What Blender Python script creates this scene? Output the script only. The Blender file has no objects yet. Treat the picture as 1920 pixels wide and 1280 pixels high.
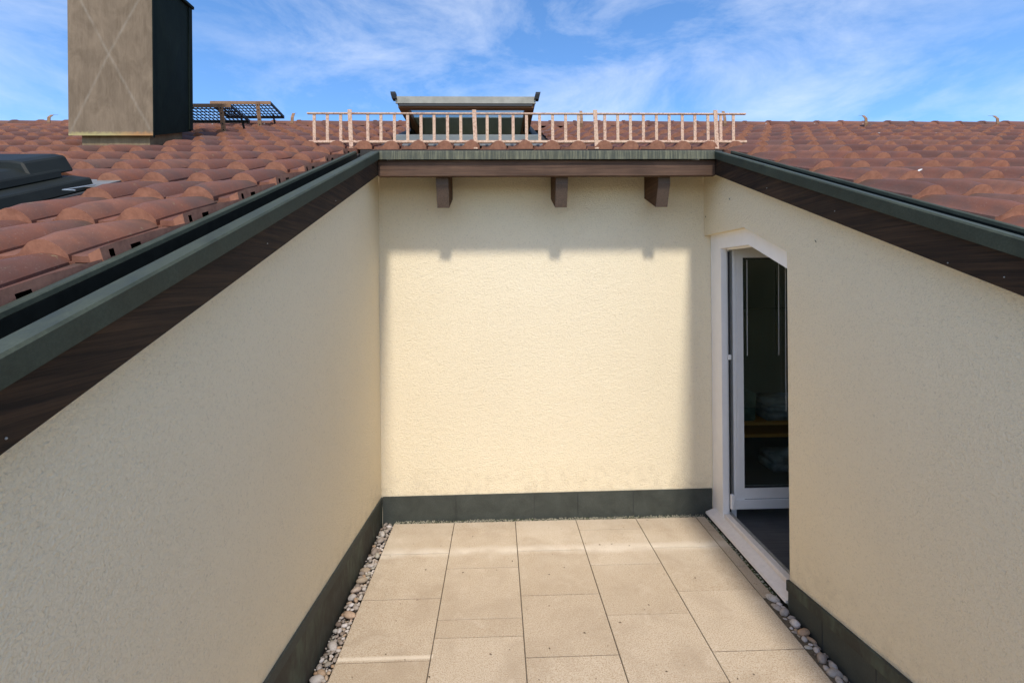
import bpy, bmesh, math, random
from mathutils import Vector, Matrix, noise

random.seed(7)
C = bpy.context.scene.collection
sc = bpy.context.scene

# ------------------------------------------------------------------ camera
PW, PH, F = 1920.0, 1280.0, 913.3
cam_d = bpy.data.cameras.new('camera')
cam = bpy.data.objects.new('camera', cam_d)
C.objects.link(cam)
cam_d.sensor_width = 36.0
cam_d.sensor_fit = 'HORIZONTAL'
cam_d.lens = 36.0 * F / PW
cam_d.shift_y = -118.5 / PW
cam_d.clip_start = 0.02
cam_d.clip_end = 3000
CAMZ = 2.0
cam.location = (0, 0, CAMZ)
yaw, roll = 0.0299, 0.0086
cam.matrix_world = (Matrix.Translation((0, 0, CAMZ)) @ Matrix.Rotation(-yaw, 4, 'Z')
                    @ Matrix.Rotation(math.pi / 2, 4, 'X') @ Matrix.Rotation(-roll, 4, 'Z'))
sc.camera = cam

# ------------------------------------------------------------------ light
SUN = Vector((0.044, -0.74, 1.0)).normalized()      # towards the sun
elev = math.asin(SUN.z)
w = bpy.data.worlds.new('World')
sc.world = w
w.use_nodes = True
nt = w.node_tree
nt.nodes.clear()
def wn(t, **k):
    n = nt.nodes.new(t)
    for a, b in k.items(): setattr(n, a, b)
    return n
wo = wn('ShaderNodeOutputWorld'); bg = wn('ShaderNodeBackground')
sky = wn('ShaderNodeTexSky'); sky.sky_type = 'NISHITA'; sky.sun_disc = False
sky.sun_elevation = elev; sky.sun_rotation = math.radians(180 + 3)
sky.altitude = 500; sky.air_density = 0.85; sky.dust_density = 1.2; sky.ozone_density = 3.0
bg.inputs['Strength'].default_value = 0.145
tc = wn('ShaderNodeTexCoord')
mp = wn('ShaderNodeMapping'); mp.inputs['Rotation'].default_value = (0.15, 0.75, 0.35)
mp.inputs['Scale'].default_value = (1.5, 1.2, 3.2)
n1 = wn('ShaderNodeTexNoise'); n1.inputs['Scale'].default_value = 2.6; n1.inputs['Detail'].default_value = 10; n1.inputs['Roughness'].default_value = 0.64
n1.inputs['Distortion'].default_value = 0.35
n2 = wn('ShaderNodeTexNoise'); n2.inputs['Scale'].default_value = 1.1; n2.inputs['Detail'].default_value = 3
cr = wn('ShaderNodeValToRGB'); cr.color_ramp.elements[0].position = 0.42; cr.color_ramp.elements[1].position = 0.78
cr2 = wn('ShaderNodeValToRGB'); cr2.color_ramp.elements[0].position = 0.33; cr2.color_ramp.elements[1].position = 0.62
mul = wn('ShaderNodeMath', operation='MULTIPLY')
mul2 = wn('ShaderNodeMath', operation='MULTIPLY'); mul2.inputs[1].default_value = 0.5
hsv = wn('ShaderNodeHueSaturation'); hsv.inputs['Saturation'].default_value = 1.18
mix = wn('ShaderNodeMix', data_type='RGBA')
L = nt.links.new
L(tc.outputs['Generated'], mp.inputs['Vector']); L(mp.outputs[0], n1.inputs['Vector']); L(tc.outputs['Generated'], n2.inputs['Vector'])
L(n1.outputs['Fac'], cr.inputs[0]); L(n2.outputs['Fac'], cr2.inputs[0])
L(cr.outputs[0], mul.inputs[0]); L(cr2.outputs[0], mul.inputs[1]); L(mul.outputs[0], mul2.inputs[0])
L(mul2.outputs[0], mix.inputs['Factor'])
L(sky.outputs[0], hsv.inputs['Color']); L(hsv.outputs[0], mix.inputs['A'])
mix.inputs['B'].default_value = (4.1, 4.3, 4.7, 1)
L(mix.outputs['Result'], bg.inputs['Color']); L(bg.outputs[0], wo.inputs[0])

sd = bpy.data.lights.new('sun', 'SUN'); sd.energy = 2.0; sd.angle = math.radians(5.0); sd.color = (1.0, 0.95, 0.87)
so = bpy.data.objects.new('sun', sd); C.objects.link(so)
so.rotation_euler = (-SUN).to_track_quat('-Z', 'Y').to_euler()
so.location = (0, -5, 12)

sc.view_settings.view_transform = 'Standard'
sc.view_settings.look = 'None'
sc.view_settings.gamma = 1
sc.view_settings.use_curve_mapping = False
sc.view_settings.exposure = 0.93
sc.cycles.max_bounces = 8

# ------------------------------------------------------------------ materials
class MB:
    """small node helper"""
    def __init__(s, name, rough=0.8, metal=0.0, spec=0.3):
        s.m = bpy.data.materials.new(name); s.m.use_nodes = True
        s.t = s.m.node_tree; s.b = s.t.nodes['Principled BSDF']
        s.b.inputs['Roughness'].default_value = rough
        s.b.inputs['Metallic'].default_value = metal
        s.b.inputs['Specular IOR Level'].default_value = spec
        s.tc = s.t.nodes.new('ShaderNodeTexCoord')
        g = s.t.nodes.new('ShaderNodeNewGeometry'); s.pos = g.outputs['Position']; s.geo = g
        s.obj = s.tc.outputs['Object']
    def n(s, t, **k):
        x = s.t.nodes.new(t)
        for a, b in k.items(): setattr(x, a, b)
        return x
    def l(s, a, b): s.t.links.new(a, b)
    def noise(s, scale, detail=4, rough=0.55, vec=None, stretch=None, rot=None, dist=0.0):
        v = vec or s.pos
        if stretch or rot:
            m = s.n('ShaderNodeMapping'); s.l(v, m.inputs[0])
            if stretch: m.inputs['Scale'].default_value = stretch
            if rot: m.inputs['Rotation'].default_value = rot
            v = m.outputs[0]
        x = s.n('ShaderNodeTexNoise'); x.inputs['Scale'].default_value = scale
        x.inputs['Detail'].default_value = detail; x.inputs['Roughness'].default_value = rough
        x.inputs['Distortion'].default_value = dist
        s.l(v, x.inputs['Vector']); return x.outputs['Fac']
    def voro(s, scale, vec=None, feature='F1'):
        x = s.n('ShaderNodeTexVoronoi', feature=feature); x.inputs['Scale'].default_value = scale
        s.l(vec or s.pos, x.inputs['Vector']); return x
    def ramp(s, f, stops):
        r = s.n('ShaderNodeValToRGB'); e = r.color_ramp.elements
        while len(e) < len(stops): e.new(0.5)
        for i, (p, c) in enumerate(stops):
            e[i].position = p
            e[i].color = (c, c, c, 1) if isinstance(c, (int, float)) else (*c, 1)
        s.l(f, r.inputs[0]); return r.outputs[0]
    def mix(s, f, a, b, mode='MIX'):
        m = s.n('ShaderNodeMix', data_type='RGBA', blend_type=mode)
        for v, i in ((f, 'Factor'), (a, 'A'), (b, 'B')):
            if isinstance(v, (int, float)): m.inputs[i].default_value = v if i == 'Factor' else (v, v, v, 1)
            elif isinstance(v, tuple): m.inputs[i].default_value = (*v, 1)
            else: s.l(v, m.inputs[i])
        return m.outputs['Result']
    def math(s, op, a, b=0.0, c=None):
        m = s.n('ShaderNodeMath', operation=op)
        for i, v in enumerate((a, b, c)):
            if v is None: continue
            if isinstance(v, (int, float)): m.inputs[i].default_value = v
            else: s.l(v, m.inputs[i])
        return m.outputs[0]
    def xyz(s, v=None):
        x = s.n('ShaderNodeSeparateXYZ'); s.l(v or s.pos, x.inputs[0]); return x.outputs
    def rnd(s):
        o = s.n('ShaderNodeObjectInfo'); return o.outputs['Random']
    def col(s, c):
        if isinstance(c, tuple): s.b.inputs['Base Color'].default_value = (*c, 1)
        else: s.l(c, s.b.inputs['Base Color'])
        return s
    def bump(s, h, dist=0.002, strength=1.0):
        b = s.n('ShaderNodeBump'); b.inputs['Distance'].default_value = dist; b.inputs['Strength'].default_value = strength
        s.l(h, b.inputs['Height']); s.l(b.outputs[0], s.b.inputs['Normal']); return s

def m_stucco(name, base):
    k = MB(name, rough=0.95, spec=0.1)
    a = k.noise(105, 3, 0.62, dist=0.9); b = k.noise(40, 2, 0.5); v = k.voro(150)
    h = k.math('ADD', k.math('MULTIPLY', a, 1.0), k.math('MULTIPLY', v.outputs['Distance'], 0.35))
    h = k.math('ADD', h, k.math('MULTIPLY', b, 0.5))
    big = k.noise(0.9, 4, 0.6)
    c = k.mix(k.ramp(big, [(0.35, 0.0), (0.7, 1.0)]), base, tuple(x * 0.965 for x in base))
    dirt = k.ramp(k.noise(60, 2), [(0.72, 0.0), (0.80, 1.0)])
    c = k.mix(k.math('MULTIPLY', dirt, 0.25), c, tuple(x * 0.45 for x in base))
    pit = k.ramp(a, [(0.30, 0.84), (0.46, 1.0)])
    c = k.mix(1.0, c, pit, 'MULTIPLY')
    # splash dirt close to the floor
    z = k.xyz()[2]
    s = k.math('MULTIPLY', k.ramp(z, [(0.16, 1.0), (0.5, 0.0)]), k.ramp(k.noise(14, 5), [(0.45, 0.0), (0.7, 1.0)]))
    c = k.mix(k.math('MULTIPLY', s, 0.3), c, (0.34, 0.25, 0.15))
    k.col(c).bump(h, 0.008, 0.8)
    return k.m

def m_slab():
    k = MB('concrete_slab', rough=0.85, spec=0.2)
    r = k.rnd()
    base = k.mix(r, (0.53, 0.435, 0.32), (0.45, 0.36, 0.255))
    f = k.noise(150, 3, 0.75); sp = k.voro(260)
    c = k.mix(k.ramp(f, [(0.36, 1.0), (0.52, 0.0)]), base, (0.34, 0.235, 0.145))
    c = k.mix(k.ramp(f, [(0.60, 0.0), (0.76, 0.8)]), c, (0.78, 0.66, 0.50))
    st = k.ramp(k.noise(3.2, 5, 0.6, dist=0.5), [(0.46, 0.0), (0.68, 0.8)])
    c = k.mix(k.math('MULTIPLY', st, 0.65), c, (0.35, 0.265, 0.18))
    st2 = k.ramp(k.noise(6.5, 4, 0.6, dist=0.8), [(0.56, 0.0), (0.75, 0.7)])
    c = k.mix(k.math('MULTIPLY', st2, 0.28), c, (0.74, 0.63, 0.50))
    spots = k.ramp(k.noise(22, 2), [(0.745, 0.0), (0.765, 1.0)])
    c = k.mix(k.math('MULTIPLY', spots, 0.7), c, (0.16, 0.10, 0.06))
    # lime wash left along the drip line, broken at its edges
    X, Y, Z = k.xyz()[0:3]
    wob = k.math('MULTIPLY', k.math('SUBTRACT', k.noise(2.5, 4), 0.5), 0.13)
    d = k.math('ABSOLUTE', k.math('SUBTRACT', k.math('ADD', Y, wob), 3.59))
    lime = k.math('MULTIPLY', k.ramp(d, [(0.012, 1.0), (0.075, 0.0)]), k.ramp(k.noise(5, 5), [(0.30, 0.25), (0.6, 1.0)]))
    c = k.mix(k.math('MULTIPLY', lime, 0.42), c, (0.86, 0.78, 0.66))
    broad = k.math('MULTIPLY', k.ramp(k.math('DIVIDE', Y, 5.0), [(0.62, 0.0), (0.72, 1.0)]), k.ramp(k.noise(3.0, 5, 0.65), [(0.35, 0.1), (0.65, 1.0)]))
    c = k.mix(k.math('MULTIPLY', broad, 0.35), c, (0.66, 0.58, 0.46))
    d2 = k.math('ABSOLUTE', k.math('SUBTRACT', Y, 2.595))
    edge_highlight = k.math('MULTIPLY', k.ramp(d2, [(0.006, 1.0), (0.018, 0.0)]), k.math('LESS_THAN', X, -0.36))  # highlight of the slab's raised edge, painted into the colour along one seam
    c = k.mix(k.math('MULTIPLY', edge_highlight, 0.45), c, (0.86, 0.74, 0.58))
    k.col(c).bump(k.math('ADD', f, k.math('MULTIPLY', sp.outputs['Distance'], 0.6)), 0.003, 0.8)
    return k.m

def m_tile(name, stuff=False):
    k = MB(name, rough=0.75, spec=0.3)
    if stuff:
        at = k.n('ShaderNodeAttribute'); at.attribute_name = 'tone'; r = at.outputs['Fac']
    else: r = k.rnd()
    base = k.ramp(r, [(0.0, (0.105, 0.040, 0.025)), (0.3, (0.210, 0.074, 0.038)), (0.55, (0.135, 0.053, 0.034)), (0.8, (0.230, 0.088, 0.047)), (1.0, (0.160, 0.076, 0.050))])
    n = k.noise(9, 5, 0.65)
    c = k.mix(k.ramp(n, [(0.38, 0.0), (0.66, 0.75)]), base, (0.118, 0.056, 0.042))
    n3 = k.noise(160, 2, 0.7)
    c = k.mix(k.ramp(n3, [(0.62, 0.0), (0.74, 0.6)]), c, (0.30, 0.19, 0.145))
    dk = k.ramp(k.noise(3.3, 6, 0.7, dist=0.6), [(0.48, 0.0), (0.70, 0.6)])
    c = k.mix(dk, c, (0.070, 0.050, 0.040))
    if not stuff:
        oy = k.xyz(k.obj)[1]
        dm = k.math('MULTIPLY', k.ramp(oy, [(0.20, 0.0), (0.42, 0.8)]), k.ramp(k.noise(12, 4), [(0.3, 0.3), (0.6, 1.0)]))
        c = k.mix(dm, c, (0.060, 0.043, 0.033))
    li = k.ramp(k.noise(30, 5, 0.7), [(0.66, 0.0), (0.71, 1.0)])
    c = k.mix(k.math('MULTIPLY', li, 0.6), c, (0.27, 0.25, 0.13))
    wh = k.ramp(k.noise(17, 1, 0.5), [(0.815, 0.0), (0.825, 1.0)])
    c = k.mix(wh, c, (0.7, 0.68, 0.62))
    k.col(c).bump(k.math('ADD', n3, n), 0.0012, 0.5)
    return k.m

def m_cut(name='fired_clay_edge', stuff=False):
    k = MB(name, rough=0.85, spec=0.15)
    n = k.noise(25, 5, 0.7)
    c = k.mix(k.ramp(n, [(0.35, 0.0), (0.7, 1.0)]), (0.52, 0.235, 0.14), (0.34, 0.145, 0.088))
    k.col(c).bump(n, 0.002, 0.5); return k.m

def m_metal(name, base, dark, streak=None, rough=0.6, metal=0.35):
    k = MB(name, rough=rough, metal=metal, spec=0.22)
    n = k.noise(7, 6, 0.65, dist=0.6)
    c = k.mix(k.ramp(n, [(0.3, 0.0), (0.7, 1.0)]), dark, base)
    f = k.noise(120, 3, 0.7)
    c = k.mix(k.ramp(f, [(0.4, 0.25), (0.6, 0.0)]), c, tuple(x * 0.5 for x in dark))
    if streak:
        s = k.noise(1.0, 4, 0.7, stretch=(75, 8, 3.0))
        c = k.mix(k.ramp(s, [(0.46, 0.0), (0.66, 0.8)]), c, streak)
    rr = k.ramp(n, [(0.3, rough - 0.08), (0.7, rough + 0.15)])
    k.l(rr, k.b.inputs['Roughness'])
    k.col(c).bump(n, 0.003, 0.25); return k.m

def m_wood(name, a, b, axis='Y', rough=0.75):
    k = MB(name, rough=rough, spec=0.25)
    st = {'Y': (60, 1.6, 60), 'X': (1.6, 60, 60), 'Z': (60, 60, 2)}[axis]
    g = k.noise(1.0, 6, 0.7, stretch=st, dist=0.4)
    g2 = k.noise(3.0, 3, 0.6)
    c = k.mix(k.ramp(g, [(0.36, 0.0), (0.64, 1.0)]), b, a)
    c = k.mix(k.math('MULTIPLY', k.ramp(g2, [(0.4, 0.0), (0.7, 1.0)]), 0.5), c, tuple(x * 0.55 for x in b))
    k.col(c).bump(g, 0.003, 0.7); return k.m

def m_plain(name, c, rough=0.6, metal=0.0, var=0.12, nscale=20, spec=0.4):
    k = MB(name, rough=rough, metal=metal, spec=spec)
    n = k.noise(nscale, 4, 0.6)
    k.col(k.mix(k.ramp(n, [(0.35, 0.0), (0.7, 1.0)]), c, tuple(x * (1 - var) for x in c)))
    k.bump(n, 0.001, 0.3); return k.m

def m_rust_paint():
    k = MB('flaking_rusty_paint', rough=0.7, spec=0.3)
    n = k.noise(70, 5, 0.7); n2 = k.noise(8, 3)
    c = k.mix(k.ramp(n, [(0.46, 0.0), (0.6, 1.0)]), (0.62, 0.41, 0.29), (0.36, 0.20, 0.13))
    c = k.mix(k.math('MULTIPLY', k.ramp(n2, [(0.4, 0.0), (0.7, 1.0)]), 0.5), c, (0.58, 0.42, 0.27))
    k.col(c).bump(n, 0.001, 0.5); return k.m

def m_chimney(name, base, dark, lichen=True):
    k = MB(name, rough=0.75, metal=0.0, spec=0.12)
    s = k.noise(1.0, 7, 0.75, stretch=(60, 60, 6.0), dist=0.3)
    s2 = k.noise(1.0, 6, 0.7, stretch=(7, 7, 3.2), dist=1.2)
    c = k.mix(k.ramp(s, [(0.25, 0.0), (0.75, 1.0)]), dark, base)
    c = k.mix(k.math('MULTIPLY', k.ramp(s2, [(0.4, 0.0), (0.68, 1.0)]), 0.55), c, tuple(x * 1.45 for x in base))
    if lichen:
        # paler crease lines crossing the panel, and orange lichen on its lower hem
        X, Y, Z = k.xyz()[0:3]
        t = k.math('DIVIDE', k.math('SUBTRACT', Z, 3.20), 1.32)
        uu = k.math('DIVIDE', k.math('ADD', X, 3.505), 0.68)
        for e in (k.math('ABSOLUTE', k.math('SUBTRACT', t, uu)), k.math('ABSOLUTE', k.math('SUBTRACT', k.math('ADD', t, uu), 1.0))):
            ln = k.math('MULTIPLY', k.ramp(e, [(0.0, 1.0), (0.028, 0.0)]), k.ramp(k.noise(9, 4), [(0.35, 0.2), (0.6, 1.0)]))
            c = k.mix(k.math('MULTIPLY', ln, 0.32), c, (0.38, 0.34, 0.27))
        zb = k.math('SUBTRACT', Z, k.math('MULTIPLY', k.noise(30, 3), 0.05))
        lo = k.ramp(zb, [(3.205 / 6, 1.0), (3.235 / 6, 0.0)])
        zs = k.math('DIVIDE', zb, 6.0)
        lo = k.ramp(zs, [(3.184 / 6, 1.0), (3.202 / 6, 0.0)])
        lc = k.mix(k.ramp(uu, [(0.45, 0.0), (0.8, 1.0)]), (0.40, 0.34, 0.15), (0.42, 0.22, 0.09))
        c = k.mix(lo, c, lc)
    k.col(c).bump(s, 0.002, 0.4); return k.m

def m_glass(name, tint=(0.9, 0.95, 0.93), refl=0.12):
    m = bpy.data.materials.new(name); m.use_nodes = True
    t = m.node_tree; t.nodes.clear()
    o = t.nodes.new('ShaderNodeOutputMaterial'); mx = t.nodes.new('ShaderNodeMixShader')
    tr = t.nodes.new('ShaderNodeBsdfTransparent'); gl = t.nodes.new('ShaderNodeBsdfGlossy')
    gl.inputs['Roughness'].default_value = 0.02
    lw = t.nodes.new('ShaderNodeFresnel'); lw.inputs['IOR'].default_value = 1.5
    ad = t.nodes.new('ShaderNodeMath'); ad.operation = 'ADD'; ad.inputs[1].default_value = refl; ad.use_clamp = True
    ge = t.nodes.new('ShaderNodeNewGeometry'); mr = t.nodes.new('ShaderNodeMapRange')
    mr.inputs['To Min'].default_value = 1.5; mr.inputs['To Max'].default_value = 1 / 1.5
    t.links.new(ge.outputs['Backfacing'], mr.inputs['Value']); t.links.new(mr.outputs[0], lw.inputs['IOR'])
    tr.inputs['Color'].default_value = (*tint, 1)
    t.links.new(lw.outputs[0], ad.inputs[0]); t.links.new(ad.outputs[0], mx.inputs[0])
    t.links.new(tr.outputs[0], mx.inputs[1]); t.links.new(gl.outputs[0], mx.inputs[2]); t.links.new(mx.outputs[0], o.inputs[0])
    return m

def m_pebble(stuff=False):
    k = MB('river_pebble' + ('_bed' if stuff else ''), rough=0.7, spec=0.3)
    if stuff:
        r = k.noise(28, 0, 0.5)
        r = k.ramp(r, [(0.3, 0.0), (0.7, 1.0)])
    else: r = k.rnd()
    c = k.ramp(r, [(0.0, (0.46, 0.40, 0.34)), (0.22, (0.20, 0.14, 0.10)), (0.38, (0.56, 0.49, 0.42)), (0.52, (0.42, 0.26, 0.15)), (0.66, (0.36, 0.32, 0.24)), (0.82, (0.66, 0.58, 0.52)), (1.0, (0.24, 0.20, 0.15))])
    n = k.noise(60, 4)
    c = k.mix(k.ramp(n, [(0.5, 0.0), (0.7, 0.5)]), c, (0.2, 0.15, 0.1))
    k.col(c).bump(n, 0.001, 0.4); return k.m

def m_translucent(name, c):
    m = bpy.data.materials.new(name); m.use_nodes = True; t = m.node_tree; t.nodes.clear()
    o = t.nodes.new('ShaderNodeOutputMaterial'); mx = t.nodes.new('ShaderNodeMixShader'); mx.inputs[0].default_value = 0.3
    a = t.nodes.new('ShaderNodeBsdfDiffuse'); b = t.nodes.new('ShaderNodeBsdfTranslucent')
    a.inputs[0].default_value = (*c, 1); b.inputs[0].default_value = (*c, 1)
    t.links.new(a.outputs[0], mx.inputs[1]); t.links.new(b.outputs[0], mx.inputs[2]); t.links.new(mx.outputs[0], o.inputs[0]); return m

WALLC = (0.86, 0.735, 0.515)
M = dict(
    wall=m_stucco('cream_roughcast_render', WALLC),
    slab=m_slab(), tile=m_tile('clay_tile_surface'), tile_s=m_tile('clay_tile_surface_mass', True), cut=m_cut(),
    metal=m_metal('green_patina_sheet', (0.064, 0.074, 0.050), (0.032, 0.038, 0.025), metal=0.0),
    metal_b=m_metal('streaked_patina_sheet', (0.085, 0.085, 0.058), (0.055, 0.060, 0.045), streak=(0.22, 0.21, 0.13), metal=0.0),
    skirt=m_metal('grey_upstand_sheet', (0.075, 0.081, 0.068), (0.045, 0.049, 0.041), metal=0.0),
    skirt2=m_metal('stained_upstand_sheet', (0.060, 0.052, 0.042), (0.040, 0.044, 0.034), streak=(0.085, 0.105, 0.075), metal=0.0),
    beam=m_wood('dark_stained_timber', (0.060, 0.032, 0.016), (0.014, 0.008, 0.005), 'Y'),
    beam_x=m_wood('weathered_brown_timber', (0.135, 0.076, 0.046), (0.060, 0.032, 0.019), 'X'),
    rafter=m_wood('rafter_timber', (0.13, 0.066, 0.034), (0.060, 0.028, 0.014), 'Y'),
    endgrain=m_plain('rafter_end_grain', (0.12, 0.080, 0.055), 0.9, 0, 0.5, 120),
    white=m_plain('white_painted_frame', (0.88, 0.84, 0.79), 0.4, 0, 0.05, 12),
    white_s=m_plain('white_sill_coating', (0.82, 0.74, 0.66), 0.5, 0, 0.10, 30),
    gasket=m_plain('dark_gasket', (0.03, 0.03, 0.03), 0.6),
    steel=m_plain('dull_steel', (0.42, 0.43, 0.42), 0.4, 0.7, 0.2),
    rust=m_rust_paint(), rust2=m_plain('rusty_brown_bracket', (0.30, 0.17, 0.09), 0.75, 0.1, 0.35, 60),
    black=m_plain('black_grating', (0.012, 0.013, 0.014), 0.6, 0.2),
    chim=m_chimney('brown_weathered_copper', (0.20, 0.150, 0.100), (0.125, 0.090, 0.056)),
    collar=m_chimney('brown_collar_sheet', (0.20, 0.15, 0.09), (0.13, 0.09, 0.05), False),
    chim_d=m_chimney('shaded_green_copper', (0.010, 0.016, 0.011), (0.005, 0.008, 0.006), False),  # dark green copper, with the side's shade painted into the tone
    lichen=m_plain('lichen_crust', (0.42, 0.33, 0.13), 0.95, 0, 0.4, 60),
    darkbox=m_plain('dark_window_cladding', (0.014, 0.016, 0.012), 0.55, 0.0, 0.3, 8, 0.2),
    greybox=m_plain('grey_window_cladding', (0.20, 0.21, 0.19), 0.4, 0.5, 0.2, 8),
    sashmetal=m_plain('weathered_sash_cladding', (0.30, 0.28, 0.22), 0.45, 0.4, 0.3, 10),
    pine=m_wood('varnished_pine', (0.30, 0.15, 0.06), (0.19, 0.085, 0.035), 'X', 0.5),
    lead=m_plain('grey_flashing', (0.22, 0.22, 0.21), 0.6, 0.3, 0.25, 15),
    mortar=m_plain('pale_mortar', (0.55, 0.52, 0.47), 0.95, 0, 0.3, 50),
    glass=m_glass('window_glass'), glass_o=m_glass('tinted_roof_glass', (0.8, 0.84, 0.82), 0.05),
    blind=m_translucent('grey_blind_cloth', (0.42, 0.43, 0.35)),
    gutter=m_plain('shaded_gutter_sheet', (0.016, 0.017, 0.013), 0.8, 0, 0.4, 20, 0.1),  # near-black: shade inside the gutter put into the sheet's colour
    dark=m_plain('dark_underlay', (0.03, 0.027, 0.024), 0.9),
    bed=m_plain('damp_bedding', (0.06, 0.05, 0.035), 0.95, 0, 0.5, 90),
    peb=m_pebble(), peb_s=m_pebble(True),
    litter=m_plain('dry_leaf_bits', (0.09, 0.055, 0.03), 0.9),
    joint=m_plain('dark_joint_sand', (0.13, 0.10, 0.065), 0.95, 0, 0.5, 60),
    grit=m_plain('pale_grit', (0.50, 0.46, 0.34), 0.9, 0, 0.5, 300),
    moss=m_plain('moss', (0.07, 0.095, 0.03), 0.95, 0, 0.4, 200),
    floor_in=m_wood('grey_floorboard', (0.13, 0.12, 0.115), (0.085, 0.08, 0.078), 'X', 0.5),
    room=m_plain('room_wall_paint', (0.60, 0.56, 0.47), 0.9),
    cupboard=m_plain('dark_cupboard', (0.12, 0.135, 0.105), 0.6),
    orange=m_plain('orange_wood', (0.62, 0.27, 0.05), 0.5),
    cloth=m_plain('pale_cloth', (0.42, 0.44, 0.47), 0.9, 0, 0.6, 9), cloth2=m_plain('green_grey_cloth', (0.16, 0.24, 0.20), 0.9, 0, 0.5, 9),
    ground=m_plain('dry_meadow_ground', (0.24, 0.21, 0.12), 0.95, 0, 0.4, 0.5),
)

# ------------------------------------------------------------------ builders
def link(name, bm, mats, parent=None, smooth=False):
    me = bpy.data.meshes.new(name)
    bmesh.ops.recalc_face_normals(bm, faces=bm.faces)
    bm.to_mesh(me); bm.free()
    for m in (mats if isinstance(mats, (list, tuple)) else [mats]): me.materials.append(m)
    if smooth: me.polygons.foreach_set('use_smooth', [True] * len(me.polygons))
    o = bpy.data.objects.new(name, me); C.objects.link(o)
    if parent: o.parent = parent
    return o

def put(name, me, parent=None, mw=None):
    o = bpy.data.objects.new(name, me); C.objects.link(o)
    if parent: o.parent = parent
    if mw is not None: o.matrix_local = mw
    return o

def tag(o, label=None, cat=None, group=None, kind=None):
    if label: o['label'] = label
    if cat: o['category'] = cat
    if group: o['group'] = group
    if kind: o['kind'] = kind
    return o

def thing(name, label, cat, loc=(0, 0, 0), group=None):
    o = bpy.data.objects.new(name, None); C.objects.link(o); o.location = loc
    o.empty_display_size = 0.1
    return tag(o, label, cat, group)

_ib = bmesh.new(); bmesh.ops.create_icosphere(_ib, subdivisions=1, radius=0.5); _ib.verts.ensure_lookup_table()
ICO_V = [v.co.copy() for v in _ib.verts]; ICO_F = [tuple(v.index for v in f.verts) for f in _ib.faces]; _ib.free()
class Cloud:
    """many small stones gathered in one mesh"""
    def __init__(s): s.v, s.f, s.m = [], [], []
    def add(s, mw, mi=0):
        b = len(s.v); s.v += [tuple(mw @ c) for c in ICO_V]; s.f += [tuple(i + b for i in f) for f in ICO_F]; s.m += [mi] * len(ICO_F)
    def build(s, name, mats, parent=None):
        me = bpy.data.meshes.new(name); me.from_pydata(s.v, [], s.f)
        for m in mats: me.materials.append(m)
        me.polygons.foreach_set('material_index', s.m); me.polygons.foreach_set('use_smooth', [True] * len(s.f))
        return put(name, me, parent)

class Sub:
    """mesh parts given in world coordinates under a thing that stands at loc"""
    def __init__(s, t): s.t = t; s.inv = Matrix.Translation(-Vector(t.location))
    def add(s, name, bm, mats, smooth=False):
        bm.transform(s.inv); return link(name, bm, mats, s.t, smooth)

def box(bm, x0, x1, y0, y1, z0, z1, shear=0.0, mi=0):
    """axis box; shear lifts z by shear*y"""
    r = []
    for x in (x0, x1):
        for y in (y0, y1):
            for z in (z0, z1): r.append(bm.verts.new((x, y, z + shear * y)))
    f = [(0, 1, 3, 2), (4, 6, 7, 5), (0, 4, 5, 1), (2, 3, 7, 6), (0, 2, 6, 4), (1, 5, 7, 3)]
    fs = [bm.faces.new([r[i] for i in q]) for q in f]
    for q in fs: q.material_index = mi
    return fs

def bx(*a, **k):
    bm = bmesh.new(); box(bm, *a, **k); return bm

def bevel(bm, w=0.004, seg=2):
    bmesh.ops.bevel(bm, geom=list(bm.edges), offset=w, segments=seg, affect='EDGES', clamp_overlap=True)
    return bm

def prism_x(bm, pts, x0, x1, mi=0):
    """polygon in (y,z) extruded along x"""
    a = [bm.verts.new((x0, y, z)) for y, z in pts]; b = [bm.verts.new((x1, y, z)) for y, z in pts]
    n = len(pts); fs = [bm.faces.new(a[::-1]), bm.faces.new(b)]
    for i in range(n): fs.append(bm.faces.new((a[i], a[(i + 1) % n], b[(i + 1) % n], b[i])))
    for f in fs: f.material_index = mi
    return bm

def prism_y(bm, pts, ya, yb, shear=0.39):
    """polygon in (x,rel) extruded along y with z = rel + shear*y; ya,yb may be functions of x"""
    fa = ya if callable(ya) else (lambda x: ya); fb = yb if callable(yb) else (lambda x: yb)
    a = [bm.verts.new((x, fa(x), r + shear * fa(x))) for x, r in pts]
    b = [bm.verts.new((x, fb(x), r + shear * fb(x))) for x, r in pts]
    n = len(pts); bm.faces.new(a); bm.faces.new(b[::-1])
    for i in range(n): bm.faces.new((a[i], b[i], b[(i + 1) % n], a[(i + 1) % n]))
    return bm

def tube(bm, p0, p1, r, seg=8):
    p0, p1 = Vector(p0), Vector(p1); d = (p1 - p0); q = d.to_track_quat('Z', 'Y')
    bmesh.ops.create_cone(bm, cap_ends=True, segments=seg, radius1=r, radius2=r, depth=d.length,
                          matrix=Matrix.Translation((p0 + p1) / 2) @ q.to_matrix().to_4x4())
    return bm

S = 0.39
ANG = math.atan(S)
CS, SN = math.cos(ANG), math.sin(ANG)
XL, XR, YB = -0.975, 1.746, 4.06
XEND = -1.4                                    # open end of the terrace, behind the camera

# ------------------------------------------------------------------ ground
bm = bmesh.new()
bmesh.ops.create_circle(bm, cap_ends=True, segments=64, radius=900, matrix=Matrix.Translation((0, 0, -7)))
tag(link('ground', bm, M['ground']), kind='structure')

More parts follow.
